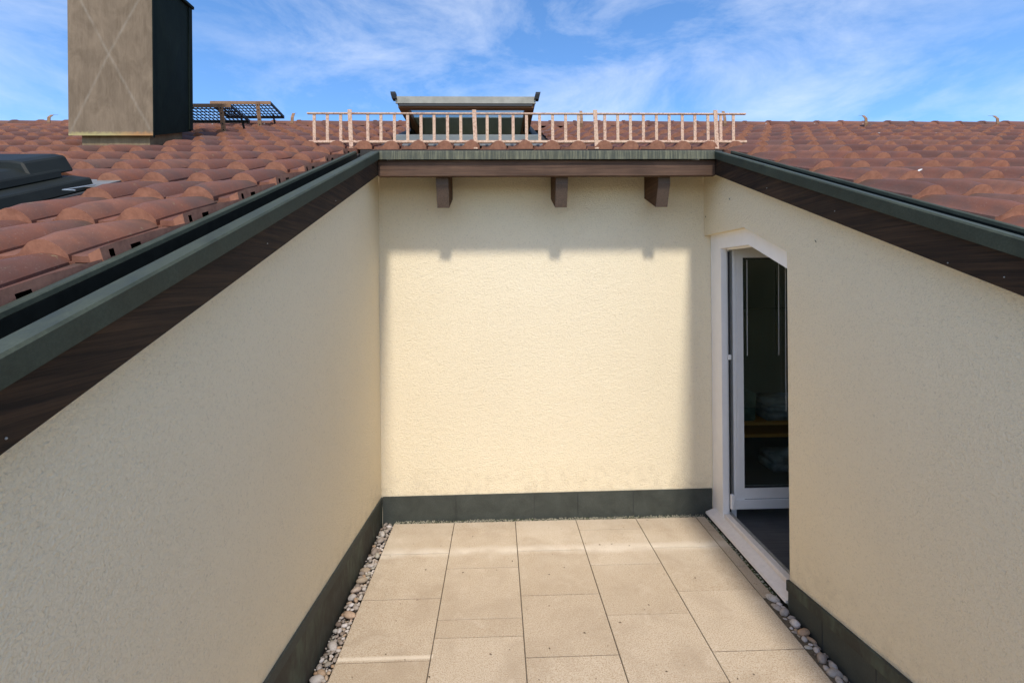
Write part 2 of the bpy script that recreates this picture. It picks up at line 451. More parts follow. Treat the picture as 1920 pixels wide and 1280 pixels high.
# ------------------------------------------------------------------ terrace floor
floor = tag(link('terrace_floor', bx(XL - 0.2, XR + 0.04, XEND, YB + 0.05, -0.25, -0.042), M['bed']), kind='structure')
link('joint_sand', bx(-0.865, 1.70, XEND, 4.012, -0.041, -0.005), M['joint'], floor)
slab_meshes = {}
def slab(x0, x1, y0, y1):
    g = 0.0030
    w_, d_ = x1 - x0 - 2 * g, y1 - y0 - 2 * g
    key = (round(w_, 3), round(d_, 3))
    if key not in slab_meshes:
        bm = bx(-w_ / 2, w_ / 2, -d_ / 2, d_ / 2, -0.04, 0.0)
        top = [e for e in bm.edges if all(v.co.z > -0.001 for v in e.verts)]
        bmesh.ops.bevel(bm, geom=top, offset=0.0012, segments=1, affect='EDGES')
        bmesh.ops.recalc_face_normals(bm, faces=bm.faces)
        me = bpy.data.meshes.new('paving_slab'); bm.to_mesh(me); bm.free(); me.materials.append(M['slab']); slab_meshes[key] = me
    mw = Matrix.Translation(((x0 + x1) / 2, (y0 + y1) / 2, random.uniform(-0.0015, 0.0015))) @ \
        Matrix.Rotation(random.uniform(-0.002, 0.002), 4, 'X') @ Matrix.Rotation(random.uniform(-0.002, 0.002), 4, 'Y')
    put('paving_slab', slab_meshes[key], floor, mw)
colx = [-0.865, -0.37, 0.13, 0.63, 1.13, 1.635]
YT = 4.015
seamA = [YT, 3.57, 3.07, 2.57, 2.07, 1.57, 1.07, 0.57, 0.07, -0.43, -0.93, XEND]
seamB = [YT, 3.85, 3.375, 2.87, 2.37, 1.87, 1.37, 0.87, 0.37, -0.13, -0.63, -1.13, XEND]
seamC = [YT, 3.85, 3.375, 2.87, 2.725, 2.225, 1.725, 1.225, 0.725, 0.225, -0.275, -0.775, XEND]
for i in range(5):
    s = [seamA, seamC, seamA, seamB, seamA][i]
    for a, b in zip(s[1:], s[:-1]): slab(colx[i], colx[i + 1], a, b)
strip = [YT, 3.80, 3.32, 2.985]
for a, b in zip(strip[1:], strip[:-1]): slab(1.635, 1.712, a, b)

# ------------------------------------------------------------------ walls
def overhead(t, side):
    """sloping fascia, capping and valley gutter along one side wall"""
    s = Sub(t)
    if side < 0: x = lambda d: -0.966 - d; off = 0.0
    else: x = lambda d: 1.746 + d; off = 0.0
    e = 0.025 if side > 0 else 0.0
    # mitre with the back capping
    def yend(xx):
        d = (-0.966 - xx) if side < 0 else (xx - 1.746)
        return 3.62 + max(0.0, min(0.09, d + 0.104))
    bmm = prism_y(bmesh.new(), [(x(-0.083), 1.345), (x(-0.083), 1.475), (x(0.0), 1.475), (x(0.0), 1.345)], XEND, 3.95)
    s.add('fascia_beam', bevel(bmm, 0.003, 1), M['beam'])
    P = [(-0.103, 1.473), (-0.104, 1.528), (-0.098, 1.5345), (-0.02, 1.520), (-0.012, 1.512), (-0.010, 1.385), (0.004, 1.385), (0.004, 1.4765), (-0.085, 1.4765), (-0.087, 1.473)]
    def yend2(xx):
        d = (-0.966 - xx) if side < 0 else (xx - 1.746)
        return 3.62 + (d + 0.104) if d < 0.005 else 3.95
    bmc = prism_y(bmesh.new(), [(x(a), b) for a, b in P], XEND, yend2)
    s.add('metal_capping', bmc, M['metal'])
    G = [(0.0045, 1.36), (0.0045, 1.385), (0.153 + e, 1.385), (0.154 + e, 1.474), (0.1565 + e, 1.474), (0.1565 + e, 1.36)]
    s.add('valley_gutter', prism_y(bmesh.new(), [(x(a), b) for a, b in G], XEND, 3.95), M['gutter'])
    E_ = [(0.157 + e, 1.474), (0.1545 + e, 1.476), (0.157 + e, 1.489), (0.162 + e, 1.492), (0.196 + e, 1.486), (0.198 + e, 1.35), (0.1575 + e, 1.35)]
    s.add('gutter_rim', prism_y(bmesh.new(), [(x(a), b) for a, b in E_], XEND, 3.95), M['metal'])
    k = [(0.9, 1.37), (1.9, 1.40), (0.25, 1.40), (2.7, 1.38)] if side < 0 else [(1.55, 1.385), (2.35, 1.40), (1.75, 1.36), (2.95, 1.39)]
    for yy, rr in k:
        bmn = bmesh.new(); xx = x(-0.083)
        bmesh.ops.create_uvsphere(bmn, u_segments=8, v_segments=5, radius=0.0026, matrix=Matrix.Translation((xx, yy, rr + S * yy)))
        s.add('nail', bmn, M['steel'], True)

lw = thing('rendered_wall', 'cream roughcast wall opposite the door, dark timber fascia and green capping sloping along its top', 'wall', (XL, 1.3, 0))
s = Sub(lw)
bmw = bmesh.new(); prism_x(bmw, [(XEND, -0.04), (YB, -0.04), (YB, 1.378 + S * YB), (XEND, 1.378 + S * XEND)], XL - 0.12, XL)
s.add('render', bmw, M['wall'])
zt = lambda y: 0.20 + 0.075 * (YB - y)
bmk = bmesh.new(); prism_x(bmk, [(XEND, -0.05), (YB - 0.003, -0.05), (YB - 0.003, zt(YB)), (XEND, zt(XEND))], XL, XL + 0.008)
s.add('skirting', bmk, M['skirt2'])
bmk = bmesh.new(); prism_x(bmk, [(XEND, zt(XEND) - 0.05), (YB - 0.012, zt(YB) - 0.05), (YB - 0.012, zt(YB) + 0.002), (XEND, zt(XEND) + 0.002)], XL, XL + 0.0125)
s.add('skirting_trim', bmk, M['skirt'])
overhead(lw, -1)

rw = thing('rendered_wall', 'cream roughcast wall with the door opening cut into it', 'wall', (XR, 1.3, 0))
s = Sub(rw)
pts = [(XEND, -0.04), (2.885, -0.04), (2.885, 2.145), (3.40, 2.345), (YB, 2.345), (YB, 1.378 + S * YB), (XEND, 1.378 + S * XEND)]
bmw = bmesh.new(); prism_x(bmw, pts, XR, XR + 0.25)
s.add('render', bmw, M['wall'])
zr = lambda y: 0.165 + 0.12 * (2.9 - y)
bmk = bmesh.new(); prism_x(bmk, [(XEND, -0.05), (2.884, -0.05), (2.884, zr(2.884)), (XEND, zr(XEND))], XR - 0.012, XR - 0.002)
s.add('skirting', bmk, M['skirt'])
bmk = bmesh.new(); prism_x(bmk, [(XEND, zr(XEND) - 0.075), (2.89, zr(2.89) - 0.06), (2.89, zr(2.89) + 0.002), (XEND, zr(XEND) + 0.002)], XR - 0.02, XR - 0.001)
s.add('skirting_trim', bmk, M['skirt2'])
bmk = bx(XR - 0.0135, XR - 0.011, 2.575, 2.579, -0.04, zr(2.6) - 0.062)
s.add('seam', bmk, M['gasket'])
for yy in (2.2, 1.55):
    s.add('seam', bx(XR - 0.0135, XR - 0.011, yy, yy + 0.004, -0.04, zr(yy) - 0.07), M['gasket'])
overhead(rw, 1)

bw = thing('rendered_wall', 'plain cream end wall under three projecting rafter ends', 'wall', (0.4, YB, 0))
s = Sub(bw)
s.add('render', bx(XL - 0.12, 1.90, YB, YB + 0.25, -0.04, 3.02), M['wall'])
# skirting sheets lapped piece to piece
for i, (a, b) in enumerate([(-0.962, -0.36), (-0.36, 0.29), (0.29, 0.655), (0.655, 1.12), (1.12, 1.78)]):
    o = 0.010 + 0.0022 * (i % 2)
    zta, ztb = 0.205 + 0.012 * (a + 0.96) / 2.7, 0.205 + 0.012 * (b + 0.96) / 2.7
    bmk = bmesh.new()
    v = [bmk.verts.new(c) for c in [(a, YB - o, -0.05), (b + 0.012, YB - o, -0.05), (b + 0.012, YB - o, ztb), (a, YB - o, zta),
                                    (a, YB - 0.001, -0.05), (b + 0.012, YB - 0.001, -0.05), (b + 0.012, YB - 0.001, ztb), (a, YB - 0.001, zta)]]
    for q in [(0, 1, 2, 3), (7, 6, 5, 4), (0, 4, 5, 1), (1, 5, 6, 2), (2, 6, 7, 3), (3, 7, 4, 0)]: bmk.faces.new([v[j] for j in q])
    s.add('skirting', bmk, M['skirt'])
for xx in (-0.36, 0.29, 0.655, 1.12): s.add('seam', bx(xx - 0.0012, xx + 0.0022, YB - 0.0145, YB - 0.0125, -0.04, 0.207), M['gasket'])
s.add('fascia_beam', bevel(bx(-0.882, 1.662, 3.650, 3.70, 2.765, 2.884), 0.003, 1), M['beam_x'])
bmc = bmesh.new()
P = [(3.62, 2.884), (3.62, 2.941), (3.626, 2.948), (3.71, 2.952), (3.74, 2.95), (4.22, 3.09), (4.22, 3.078), (3.74, 2.936), (3.632, 2.936), (3.632, 2.884)]
def mit(y): return min(0.0, 0.0) 
a = [bmc.verts.new((-0.862 - min(y - 3.62, 0.09 if y < 3.8 else 0.07), y, z)) for y, z in P]
b = [bmc.verts.new((1.642 + min(y - 3.62, 0.09 if y < 3.8 else 0.07), y, z)) for y, z in P]
bmc.faces.new(a); bmc.faces.new(b[::-1])
for i in range(len(P)): bmc.faces.new((a[i], b[i], b[(i + 1) % len(P)], a[(i + 1) % len(P)]))
s.add('metal_capping', bmc, M['metal_b'])
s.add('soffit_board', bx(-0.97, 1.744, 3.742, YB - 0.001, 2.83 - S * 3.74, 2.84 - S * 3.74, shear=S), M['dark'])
for xa in (-0.458, 0.452, 1.240):
    bmr = bmesh.new()
    prism_x(bmr, [(3.73, 2.545), (4.2, 2.545 + S * 0.47), (4.2, 2.545 + S * 0.47 + 0.25), (3.655, 2.79), (3.655, 2.737 + 0.02)][:0] or
            [(3.768, 2.545), (YB - 0.001, 2.545 + S * 0.292), (YB - 0.001, 2.826 + S * 0.3), (3.702, 2.80), (3.702, 2.715)], xa, xa + 0.092)
    for f in bmr.faces:
        f.normal_update()
    bmesh.ops.recalc_face_normals(bmr, faces=bmr.faces)
    for f in bmr.faces:
        if f.normal.y < -0.8 and abs(f.normal.x) < 0.1: f.material_index = 1
    re_ = s.add('rafter_end', bmr, [M['rafter'], M['endgrain']])

# fixings left in the render above the door, and leaf bits blown onto the slabs
s = Sub(rw)
for (u_, v_) in ((4.02, 2.50), (3.60, 2.58), (3.37, 2.66), (2.62, 2.19)):
    bm = bmesh.new(); tube(bm, (XR - 0.001, u_, v_), (XR - 0.012, u_ - 0.012, v_ + 0.003), 0.0016, 5); tube(bm, (XR - 0.012, u_ - 0.012, v_ + 0.003), (XR - 0.011, u_ - 0.020, v_ - 0.010), 0.0016, 5)
    s.add('wire_hook', bm, M['gasket'])
rl = random.Random(31); bm = bmesh.new()
for i in range(70):
    x_, y_, a_ = rl.uniform(-0.85, 1.62), rl.uniform(1.7, 4.0), rl.uniform(0, 6.28); d_ = rl.uniform(0.003, 0.010)
    q = [bm.verts.new((x_ + d_ * k_[0] * math.cos(a_) - d_ * k_[1] * math.sin(a_), y_ + d_ * k_[0] * math.sin(a_) + d_ * k_[1] * math.cos(a_), 0.002 + k_[2] * d_)) for k_ in ((-1, 0, 0), (0, -0.45, 0.25), (1, 0, 0.1), (0, 0.45, 0.3))]
    bm.faces.new(q)
tag(link('leaf_litter', bm, M['litter']), 'tiny dry brown leaf bits scattered on the slabs', kind='stuff')

# ------------------------------------------------------------------ pebble strips and grit
def pebble_mesh(seed, sub=2):
    bm = bmesh.new(); bmesh.ops.create_icosphere(bm, subdivisions=sub, radius=0.5)
    for v in bm.verts:
        n = noise.noise(v.co * 2.3 + Vector((seed * 7.1, seed, 0)))
        v.co *= 1 + 0.22 * n
        v.co.y *= 0.78; v.co.z *= 0.6
    me = bpy.data.meshes.new('pebble'); bm.to_mesh(me); bm.free()
    me.polygons.foreach_set('use_smooth', [True] * len(me.polygons)); return me
pm = [pebble_mesh(i) for i in range(6)]
for m in pm: m.materials.append(M['peb'])
def strip_of_pebbles(label, x0, x1, y0, y1, n, zb, seed, sizes):
    rnd = random.Random(seed)
    t = thing('pebble_strip', label, 'pebbles', ((x0 + x1) / 2, (y0 + y1) / 2, -0.04))
    T = Vector(t.location)
    done = []
    tries = 0
    while len(done) < n and tries < 30000:
        tries += 1
        d = sizes[0] + (sizes[1] - sizes[0]) * rnd.random() ** 1.4
        y = rnd.uniform(y0, y1); x = rnd.uniform(x0 + d * 0.42, x1 - d * 0.42) if x1 - x0 > d else (x0 + x1) / 2
        if any((x - a) ** 2 + (y - b) ** 2 < (0.37 * (d + c)) ** 2 for a, b, c in done): continue
        done.append((x, y, d))
        # layer: settle on lower stones where crowded
        z = zb + d * 0.3 + rnd.uniform(0, 0.012)
        mw = Matrix.Translation(Vector((x, y, z)) - T) @ Matrix.Rotation(rnd.uniform(0, 6.28), 4, 'Z') @ Matrix.Rotation(rnd.uniform(-0.35, 0.35), 4, 'X') \
            @ Matrix.Diagonal((d * rnd.uniform(0.95, 1.3), d * rnd.uniform(0.85, 1.05), d * rnd.uniform(0.8, 1.1), 1))
        put('pebble', rnd.choice(pm), t, mw)
    cl = Cloud()
    for i in range(int((y1 - y0) * 420)):
        d = rnd.uniform(0.008, 0.018)
        m = Matrix.Translation(Vector((rnd.uniform(x0, x1), rnd.uniform(y0, y1), zb + rnd.uniform(-0.006, 0.012))) - T) @ \
            Matrix.Rotation(rnd.uniform(0, 6.28), 4, (rnd.random(), rnd.random(), 1)) @ Matrix.Diagonal((d, d * 0.8, d * 0.6, 1))
        cl.add(m)
    g = cl.build('fine_gravel', [M['peb_s']], t); tag(g, kind='stuff')
    return t
strip_of_pebbles('rounded river pebbles packed between the long plain wall and the slabs', XL + 0.014, -0.868, 1.2, YB - 0.02, 290, -0.030, 3, (0.022, 0.070))
strip_of_pebbles('short run of pebbles along the door wall beyond the sill', 1.642, XR - 0.014, 0.9, 2.98, 120, -0.026, 5, (0.028, 0.074))
rnd = random.Random(11)
cl = Cloud()
for i in range(2600):
    d = rnd.uniform(0.004, 0.011)
    m = Matrix.Translation((rnd.uniform(-0.86, 1.71), rnd.uniform(YT + 0.0, YB - 0.012) - (0.02 * rnd.random() ** 3), rnd.uniform(-0.012, 0.006))) @ \
        Matrix.Rotation(rnd.uniform(0, 6.28), 4, (rnd.random(), rnd.random(), 1)) @ Matrix.Diagonal((d, d * 0.8, d * 0.6, 1))
    cl.add(m, 1 if rnd.random() < 0.25 + 0.25 * noise.noise(Vector((m.translation.x * 3, 0, 0))) else 0)
for i in range(520):
    d = rnd.uniform(0.006, 0.014)
    yy = rnd.uniform(2.99, 4.0)
    m = Matrix.Translation((1.716 + rnd.uniform(0, 0.012), yy, rnd.uniform(-0.012, 0.004))) @ Matrix.Diagonal((d, d, d * 0.6, 1))
    cl.add(m, 1 if rnd.random() < 0.5 else 0)
tag(cl.build('grit', [M['grit'], M['moss']]), 'fine pale grit and moss in the joint below the end wall', kind='stuff')

# ------------------------------------------------------------------ door
door = thing('balcony_door', 'white balcony door with slanted head standing open inwards beside the corner', 'door', (1.83, 3.45, 0))
s = Sub(door)
XF = 1.80
outer = [(2.84, 0.02), (2.84, 2.125), (3.40, 2.345), (4.056, 2.345), (4.056, 0.02)]
inner = [(2.935, 0.02), (2.935, 2.03), (3.437, 2.225), (3.872, 2.225), (3.872, 0.02)]
bmf = bmesh.new()
def ring(x, o): return [bmf.verts.new((x, y, z)) for y, z in o]
o0, i0, o1, i1 = ring(XF, outer), ring(XF, inner), ring(XF + 0.045, outer), ring(XF + 0.045, inner)
for i in range(4):
    bmf.faces.new((o0[i], o0[i + 1], i0[i + 1], i0[i])); bmf.faces.new((o1[i], i1[i], i1[i + 1], o1[i + 1]))
    bmf.faces.new((i0[i], i0[i + 1], i1[i + 1], i1[i])); bmf.faces.new((o0[i], o1[i], o1[i + 1], o0[i + 1]))
for k in (0, 4): bmf.faces.new((o0[k], i0[k], i1[k], o1[k]))
s.add('frame', bmf, M['white'])
# rebated inner frame
inner2 = [(2.955, 0.02), (2.955, 2.01), (3.437, 2.195), (3.900, 2.195), (3.900, 0.02)]
bmf = bmesh.new()
o0, i0, o1, i1 = ring(XF + 0.046, [(2.86, 0.02), (2.86, 2.1), (3.42, 2.32), (4.05, 2.32), (4.05, 0.02)]), ring(XF + 0.046, [(2.945, 0.02), (2.945, 2.02), (3.437, 2.212), (3.885, 2.212), (3.885, 0.02)]), None, None
o1, i1 = ring(XF + 0.075, [(2.86, 0.02), (2.86, 2.1), (3.42, 2.32), (4.05, 2.32), (4.05, 0.02)]), ring(XF + 0.075, [(2.945, 0.02), (2.945, 2.02), (3.437, 2.212), (3.885, 2.212), (3.885, 0.02)])
for i in range(4):
    bmf.faces.new((o0[i], o0[i + 1], i0[i + 1], i0[i])); bmf.faces.new((o1[i], i1[i], i1[i + 1], o1[i + 1]))
    bmf.faces.new((i0[i], i0[i + 1], i1[i + 1], i1[i]))
s.add('frame_rebate', bmf, M['white'])
s.add('gasket', bx(XF + 0.060, XF + 0.072, 3.877, 3.884, 0.10, 2.20), M['gasket'])
s.add('locking_rod', bx(XF + 0.0755, XF + 0.083, 3.868, 3.90, 0.12, 2.20), M['steel'])
s.add('catch', bevel(bx(XF + 0.052, XF + 0.074, 3.860, 3.872, 1.33, 1.37), 0.002, 1), M['white'])
s.add('hinge', bevel(bx(XF + 0.058, XF + 0.086, 3.845, 3.872, 0.13, 0.25), 0.004, 1), M['white'])
s.add('corner_block', bx(XF + 0.05, XF + 0.125, 3.90, 3.94, 0.02, 0.118), M['white'])
# leaf turned into the room, its face towards us
leafX = (1.893, 2.75)
bml = bmesh.new()
for (x0, x1, z0, z1, y0, y1) in [(1.893, 1.985, 0.125, 2.235, 3.885, 3.94), (2.66, 2.75, 0.125, 2.235, 3.885, 3.94),
                                 (1.985, 2.66, 0.20, 0.285, 3.885, 3.94), (1.985, 2.66, 2.150, 2.235, 3.885, 3.94),
                                 (1.905, 2.74, 0.125, 0.196, 3.868, 3.884), (1.893, 1.915, 0.13, 2.23, 3.872, 3.884), (1.930, 1.945, 0.30, 2.14, 3.879, 3.8845)]:
    box(bml, x0, x1, y0, y1, z0, z1)
leaf = s.add('leaf', bml, M['white'])
def sub(name, bm, mats, parent, smooth=False):
    bm.transform(Matrix.Translation(-Vector(door.location))); return link(name, bm, mats, parent, smooth)
sub('pane', bx(1.985, 2.66, 3.905, 3.912, 0.285, 2.150), M['glass'], leaf)
sub('glazing_bead', bx(1.985, 2.66, 3.888, 3.904, 0.286, 0.298), M['gasket'], leaf)
sub('glazing_bead', bx(1.985, 2.66, 3.888, 3.904, 2.137, 2.149), M['gasket'], leaf)
for xx in (2.015, 2.275, 2.33):
    s.add('blind_cord', tube(bmesh.new(), (xx, 3.875, 2.13), (xx - 0.004, 3.875, 1.36 if xx < 2.3 else 0.9), 0.0018, 6), M['white'])
# sill: sloping outer sheet and raised threshold
bms = bmesh.new()
prism = [(XR - 0.016, 0.034), (XR - 0.020, 0.020), (XF + 0.004, 0.018), (XF + 0.004, 0.062)]
a = [bms.verts.new((x, 2.90, z)) for x, z in prism]; b = [bms.verts.new((x, 4.035, z)) for x, z in prism]
bms.faces.new(a); bms.faces.new(b[::-1])
for i in range(4): bms.faces.new((a[i], b[i], b[(i + 1) % 4], a[(i + 1) % 4]))
s.add('sill', bms, M['white_s'])
s.add('threshold', bevel(bx(XF + 0.006, XF + 0.055, 2.90, 3.868, 0.03, 0.092), 0.004, 1), M['white_s'])
s.add('threshold_rail', bx(XF + 0.057, XF + 0.066, 2.90, 3.868, 0.03, 0.104), M['steel'])

# ------------------------------------------------------------------ room behind the door
room = tag(bpy.data.objects.new('room_interior', None), kind='structure'); C.objects.link(room)
RX0, RX1, RY0, RY1 = XF + 0.11, 5.4, 0.6, 7.6
link('floor', bx(XF + 0.068, RX1, RY0, RY1, -0.06, 0.028), M['floor_in'], room)
link('wall', bx(RX0, RX1, RY1, RY1 + 0.1, 0, 2.6), M['room'], room)
bm = bmesh.new(); box(bm, RX1, RX1 + 0.1, RY0, 2.6, 0, 2.2); box(bm, RX1, RX1 + 0.1, 7.0, RY1, 0, 2.5)
box(bm, RX1, RX1 + 0.1, 2.601, 6.999, 0, 0.3); link('wall', bm, M['room'], room)
link('unseen_daylight_pane', bx(RX1 + 0.04, RX1 + 0.05, 2.6, 7.0, 0.3, 2.45), M['glass'], room)  # unseen glazed opening, added so daylight brightens the room behind the door
link('wall', bx(RX0 + 0.1, RX1, RY0 - 0.1, RY0, 0, 1.5), M['room'], room)
link('wall', bx(RX0 - 0.08, RX0 + 0.0, YB + 0.25, RY1, 0, 2.7), M['room'], room)
bm = bmesh.new(); prism_x(bm, [(RY0 - 0.1, 1.28 + S * RY0), (3.2, 1.28 + S * 3.2), (RY1 + 0.1, 2.53), (RY1 + 0.1, 2.6), (3.1, 1.36 + S * 3.1), (RY0 - 0.1, 1.36 + S * RY0)], RX0 + 0.09, RX1 + 0.1)
link('ceiling', bm, M['room'], room)
cb = thing('cupboard', 'tall dark cupboard seen through the upper door glass', 'cupboard', (3.35, 6.2, 0.028))
s = Sub(cb)
s.add('carcass', bx(2.6, 4.3, 6.0, 6.5, 0.90, 2.32), M['cupboard'])
for a_, b_ in ((2.61, 3.03), (3.04, 3.46), (3.47, 3.89), (3.90, 4.29)): s.add('cupboard_door', bx(a_, b_, 5.975, 5.998, 1.0, 2.1), M['cupboard'])
s.add('base', bx(2.6, 4.3, 6.1, 6.5, 0.028, 0.90), M['cupboard'])
sh = thing('shelf_unit', 'low shelf unit with two orange wooden boards seen through the glass', 'shelf', (3.0, 5.3, 0.028))
s = Sub(sh)
for z in (0.27, 0.40): s.add('shelf', bx(2.35, 3.7, 5.15, 5.5, z, z + 0.035), M['orange'])
s.add('post', bx(2.35, 2.39, 5.16, 5.49, 0.028, 0.27), M['cupboard']); s.add('post', bx(3.66, 3.70, 5.16, 5.49, 0.028, 0.27), M['cupboard'])
s.add('post', bx(2.35, 2.39, 5.16, 5.49, 0.305, 0.40), M['cupboard']); s.add('post', bx(3.66, 3.70, 5.16, 5.49, 0.305, 0.40), M['cupboard'])
def folded(name, label, cat, x, y, z, w_, d_, h, mat, n=3):
    t = thing(name, label, cat, (x, y, z)); s = Sub(t); hh = h / n
    for i in range(n):
        o = random.uniform(-0.012, 0.012)
        s.add('fold', bevel(bx(x - w_ / 2 + o, x + w_ / 2 + o, y - d_ / 2, y + d_ / 2, z + i * hh, z + (i + 1) * hh - 0.002), min(hh, 0.03) * 0.42, 3), mat, True)
folded('folded_blanket', 'pale blue folded blanket stacked on the upper orange shelf', 'blanket', 3.12, 5.32, 0.435, 0.42, 0.28, 0.24, M['cloth'], 3)
folded('folded_cloth', 'small greyish green folded cloth upright beside the pale blanket', 'cloth', 2.70, 5.32, 0.435, 0.16, 0.26, 0.30, M['cloth2'], 2)
folded('floor_cushion', 'pale cushion lying on the room floor under the shelf', 'cushion', 2.98, 4.95, 0.028, 0.46, 0.30, 0.16, M['cloth'], 2)

# ------------------------------------------------------------------ roof
RB = 1.468                        # plane of the tile pans: z = RB + S*y
GY = 0.385                       # course gauge, measured level
TW = 0.23
ROW0 = 3.05
YR = ROW0 + 9 * GY               # ridge line
roof = thing('tiled_roof', 'red brown clay tiled roof rising round the terrace to its ridge', 'roof', (0, 0, 0))
LT = GY / CS + 0.05
def tile_profile():
    return [(0.0, -0.022), (0.012, -0.022), (0.017, 0.002), (0.042, -0.001), (0.070, 0.001), (0.088, 0.010), (0.107, 0.031), (0.127, 0.050), (0.150, 0.059), (0.174, 0.058), (0.196, 0.048), (0.214, 0.031), (0.225, 0.012), (0.229, 0.004)]
def clip_profile(P, a, b):
    out = []
    def at(x):
        for (x0, z0), (x1, z1) in zip(P, P[1:]):
            if x0 <= x <= x1: return z0 + (z1 - z0) * (x - x0) / (x1 - x0)
        return P[-1][1]
    for x, z in P:
        if a <= x <= b: out.append((x, z))
    if out[0][0] > a + 1e-4: out.insert(0, (a, at(a)))
    if out[-1][0] < b - 1e-4: out.append((b, at(b)))
    return out
TS = [0.0, 0.018, 0.07, 0.22, 0.34, LT]
def hs(t): 
    if t < 0.02: return 0.86
    if t < 0.08: return 0.97
    return 1.0 - 0.60 * ((t - 0.07) / (LT - 0.07)) ** 1.5
def tile_bm(P, seed=0, left_cut=False, right_cut=False):
    bm = bmesh.new(); rows = []
    for t in TS:
        lift = 0.024 * (1 - t / (GY / CS))
        rows.append([bm.verts.new((x, t, z * hs(t) + lift + 0.0012 * noise.noise(Vector((x * 20 + seed, t * 9, seed))))) for x, z in P])
    for r0, r1 in zip(rows, rows[1:]):
        for i in range(len(P) - 1):
            f = bm.faces.new((r0[i], r0[i + 1], r1[i + 1], r1[i])); f.smooth = True
    n = len(P)
    # front end: filled half moon
    lo = [bm.verts.new((x, 0.004, min(z * 0.9, 0.0) + 0.002)) for x, z in P]
    fr = [bm.verts.new(v.co) for v in rows[0]]
    for i in range(n - 1):
        f = bm.faces.new((lo[i], lo[i + 1], fr[i + 1], fr[i])); f.material_index = 1
    # right-hand overlap edge
    up = [bm.verts.new(r[-1].co) for r in rows]
    dn = [bm.verts.new((r[-1].co.x, r[-1].co.y, (-0.06 if right_cut else -0.006) + (0 if right_cut else 0.0))) for r in rows]
    if right_cut:   # sawn side, the hollow ribs of the tile showing as slots
        for v in dn: bm.verts.remove(v)
        for v in up: bm.verts.remove(v)
        X0 = P[-1][0]
        def top(t):
            for a_, b_ in zip(rows, rows[1:]):
                t0, t1 = a_[-1].co.y, b_[-1].co.y
                if t0 <= t <= t1: return a_[-1].co.z + (b_[-1].co.z - a_[-1].co.z) * (t - t0) / (t1 - t0)
            return rows[-1][-1].co.z
        for t0, t1, d0, d1 in ((0, .03, -.032, -.034), (.03, .05, 0.036, 0.034), (.05, .074, -.044, -.04), (.074, .105, -.033, -.030), (.105, .12, -.036, -.032), (.12, .165, .024, .020), (.165, .30, -.034, -.034), (.30, LT, -.034, -.034)):
            q = [bm.verts.new(c) for c in ((X0, t0, top(t0)), (X0, t0, d0), (X0, t1, d1), (X0, t1, top(t1)))]
            bm.faces.new(q).material_index = 1
            q = [bm.verts.new(c) for c in ((X0 - .012, t0, d0), (X0, t0, d0), (X0, t1, d1), (X0 - .012, t1, d1))]
            bm.faces.new(q).material_index = 1
        q = [bm.verts.new(c) for c in ((X0 - .04, 0.0, -0.01), (X0, 0.0, -0.032), (X0, 0.0, top(0)), (X0 - .04, 0.0, top(0) - 0.02))]
        bm.faces.new(q).material_index = 1
    else:
        for i in range(len(rows) - 1): bm.faces.new((up[i], dn[i], dn[i + 1], up[i + 1]))
    if left_cut:
        up = [bm.verts.new(r[0].co) for r in rows]; dn = [bm.verts.new((r[0].co.x, r[0].co.y, -0.03)) for r in rows]
        for i in range(len(rows) - 1):
            f = bm.faces.new((dn[i], up[i], up[i + 1], dn[i + 1])); f.material_index = 1
    return bm
def tile_mesh(bm, name='roof_tile'):
    me = bpy.data.meshes.new(name); bm.to_mesh(me); bm.free(); me.materials.append(M['tile']); me.materials.append(M['cut']); return me
PF = tile_profile()
full = [tile_mesh(tile_bm(PF, i)) for i in range(4)]
cutL = tile_mesh(tile_bm(clip_profile(PF, 0.0, 0.106), 1, right_cut=True), 'cut_tile')
cutR = tile_mesh(tile_bm(clip_profile(PF, 0.062, 0.229), 2, left_cut=True), 'cut_tile')

def frame_at(x, y, jit=0.0, rn=None):
    j = (lambda a: rn.uniform(-a, a)) if rn else (lambda a: 0)
    return Matrix.Translation((x + j(0.003), y + j(0.006), RB + S * y + j(0.002))) @ Matrix.Rotation(ANG + j(0.004), 4, 'X') @ Matrix.Rotation(j(0.012), 4, 'Z') @ Matrix.Rotation(j(0.012), 4, 'Y')

CX0 = -1.29                                             # a column edge
holes = [(-0.95, 0.43, 4.40, 5.95), (-3.45, -2.88, 4.16, 4.62), (-3.25, -2.10, 1.25, 2.62)]
cells = []
rn = random.Random(21)
for k in range(-9, 9):
    y = ROW0 + k * GY
    for c in range(-33, 44):
        x = CX0 + c * TW
        typ = 'F'
        if y < 4.1:
            if -1.3 < x < 1.90: 
                if c == 0: typ = 'L'
                else: continue
            elif abs(x - 1.93) < 0.01: typ = 'R'
        xc, yc = x + 0.115, y + 0.19
        if any(a - 0.02 < xc < b + 0.02 and c_ < yc < d for a, b, c_, d in holes): continue
        # size in the picture
        px = 960 + F * ((xc) / max(yc, 0.2) - 0.03); z = RB + S * yc
        py = 522 - F * (z + 0.04 - CAMZ) / max(yc, 0.2)
        inn = (-30 < px < 1950) and (-10 < py < 700)
        area = (TW * F / max(yc, 0.2)) * (F * GY * 0.45 / max(yc, 0.2) ** 2) if inn else 0
        cells.append((area, x, y, typ, rn.random()))
cells.sort(key=lambda c: -c[0])
single = [c for c in cells if c[0] > 0][:292]
sset = set((c[1], c[2]) for c in single)
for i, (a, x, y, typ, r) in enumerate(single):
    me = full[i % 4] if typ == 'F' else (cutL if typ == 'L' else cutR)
    put('roof_tile', me, roof, frame_at(x, y, 1, rn))
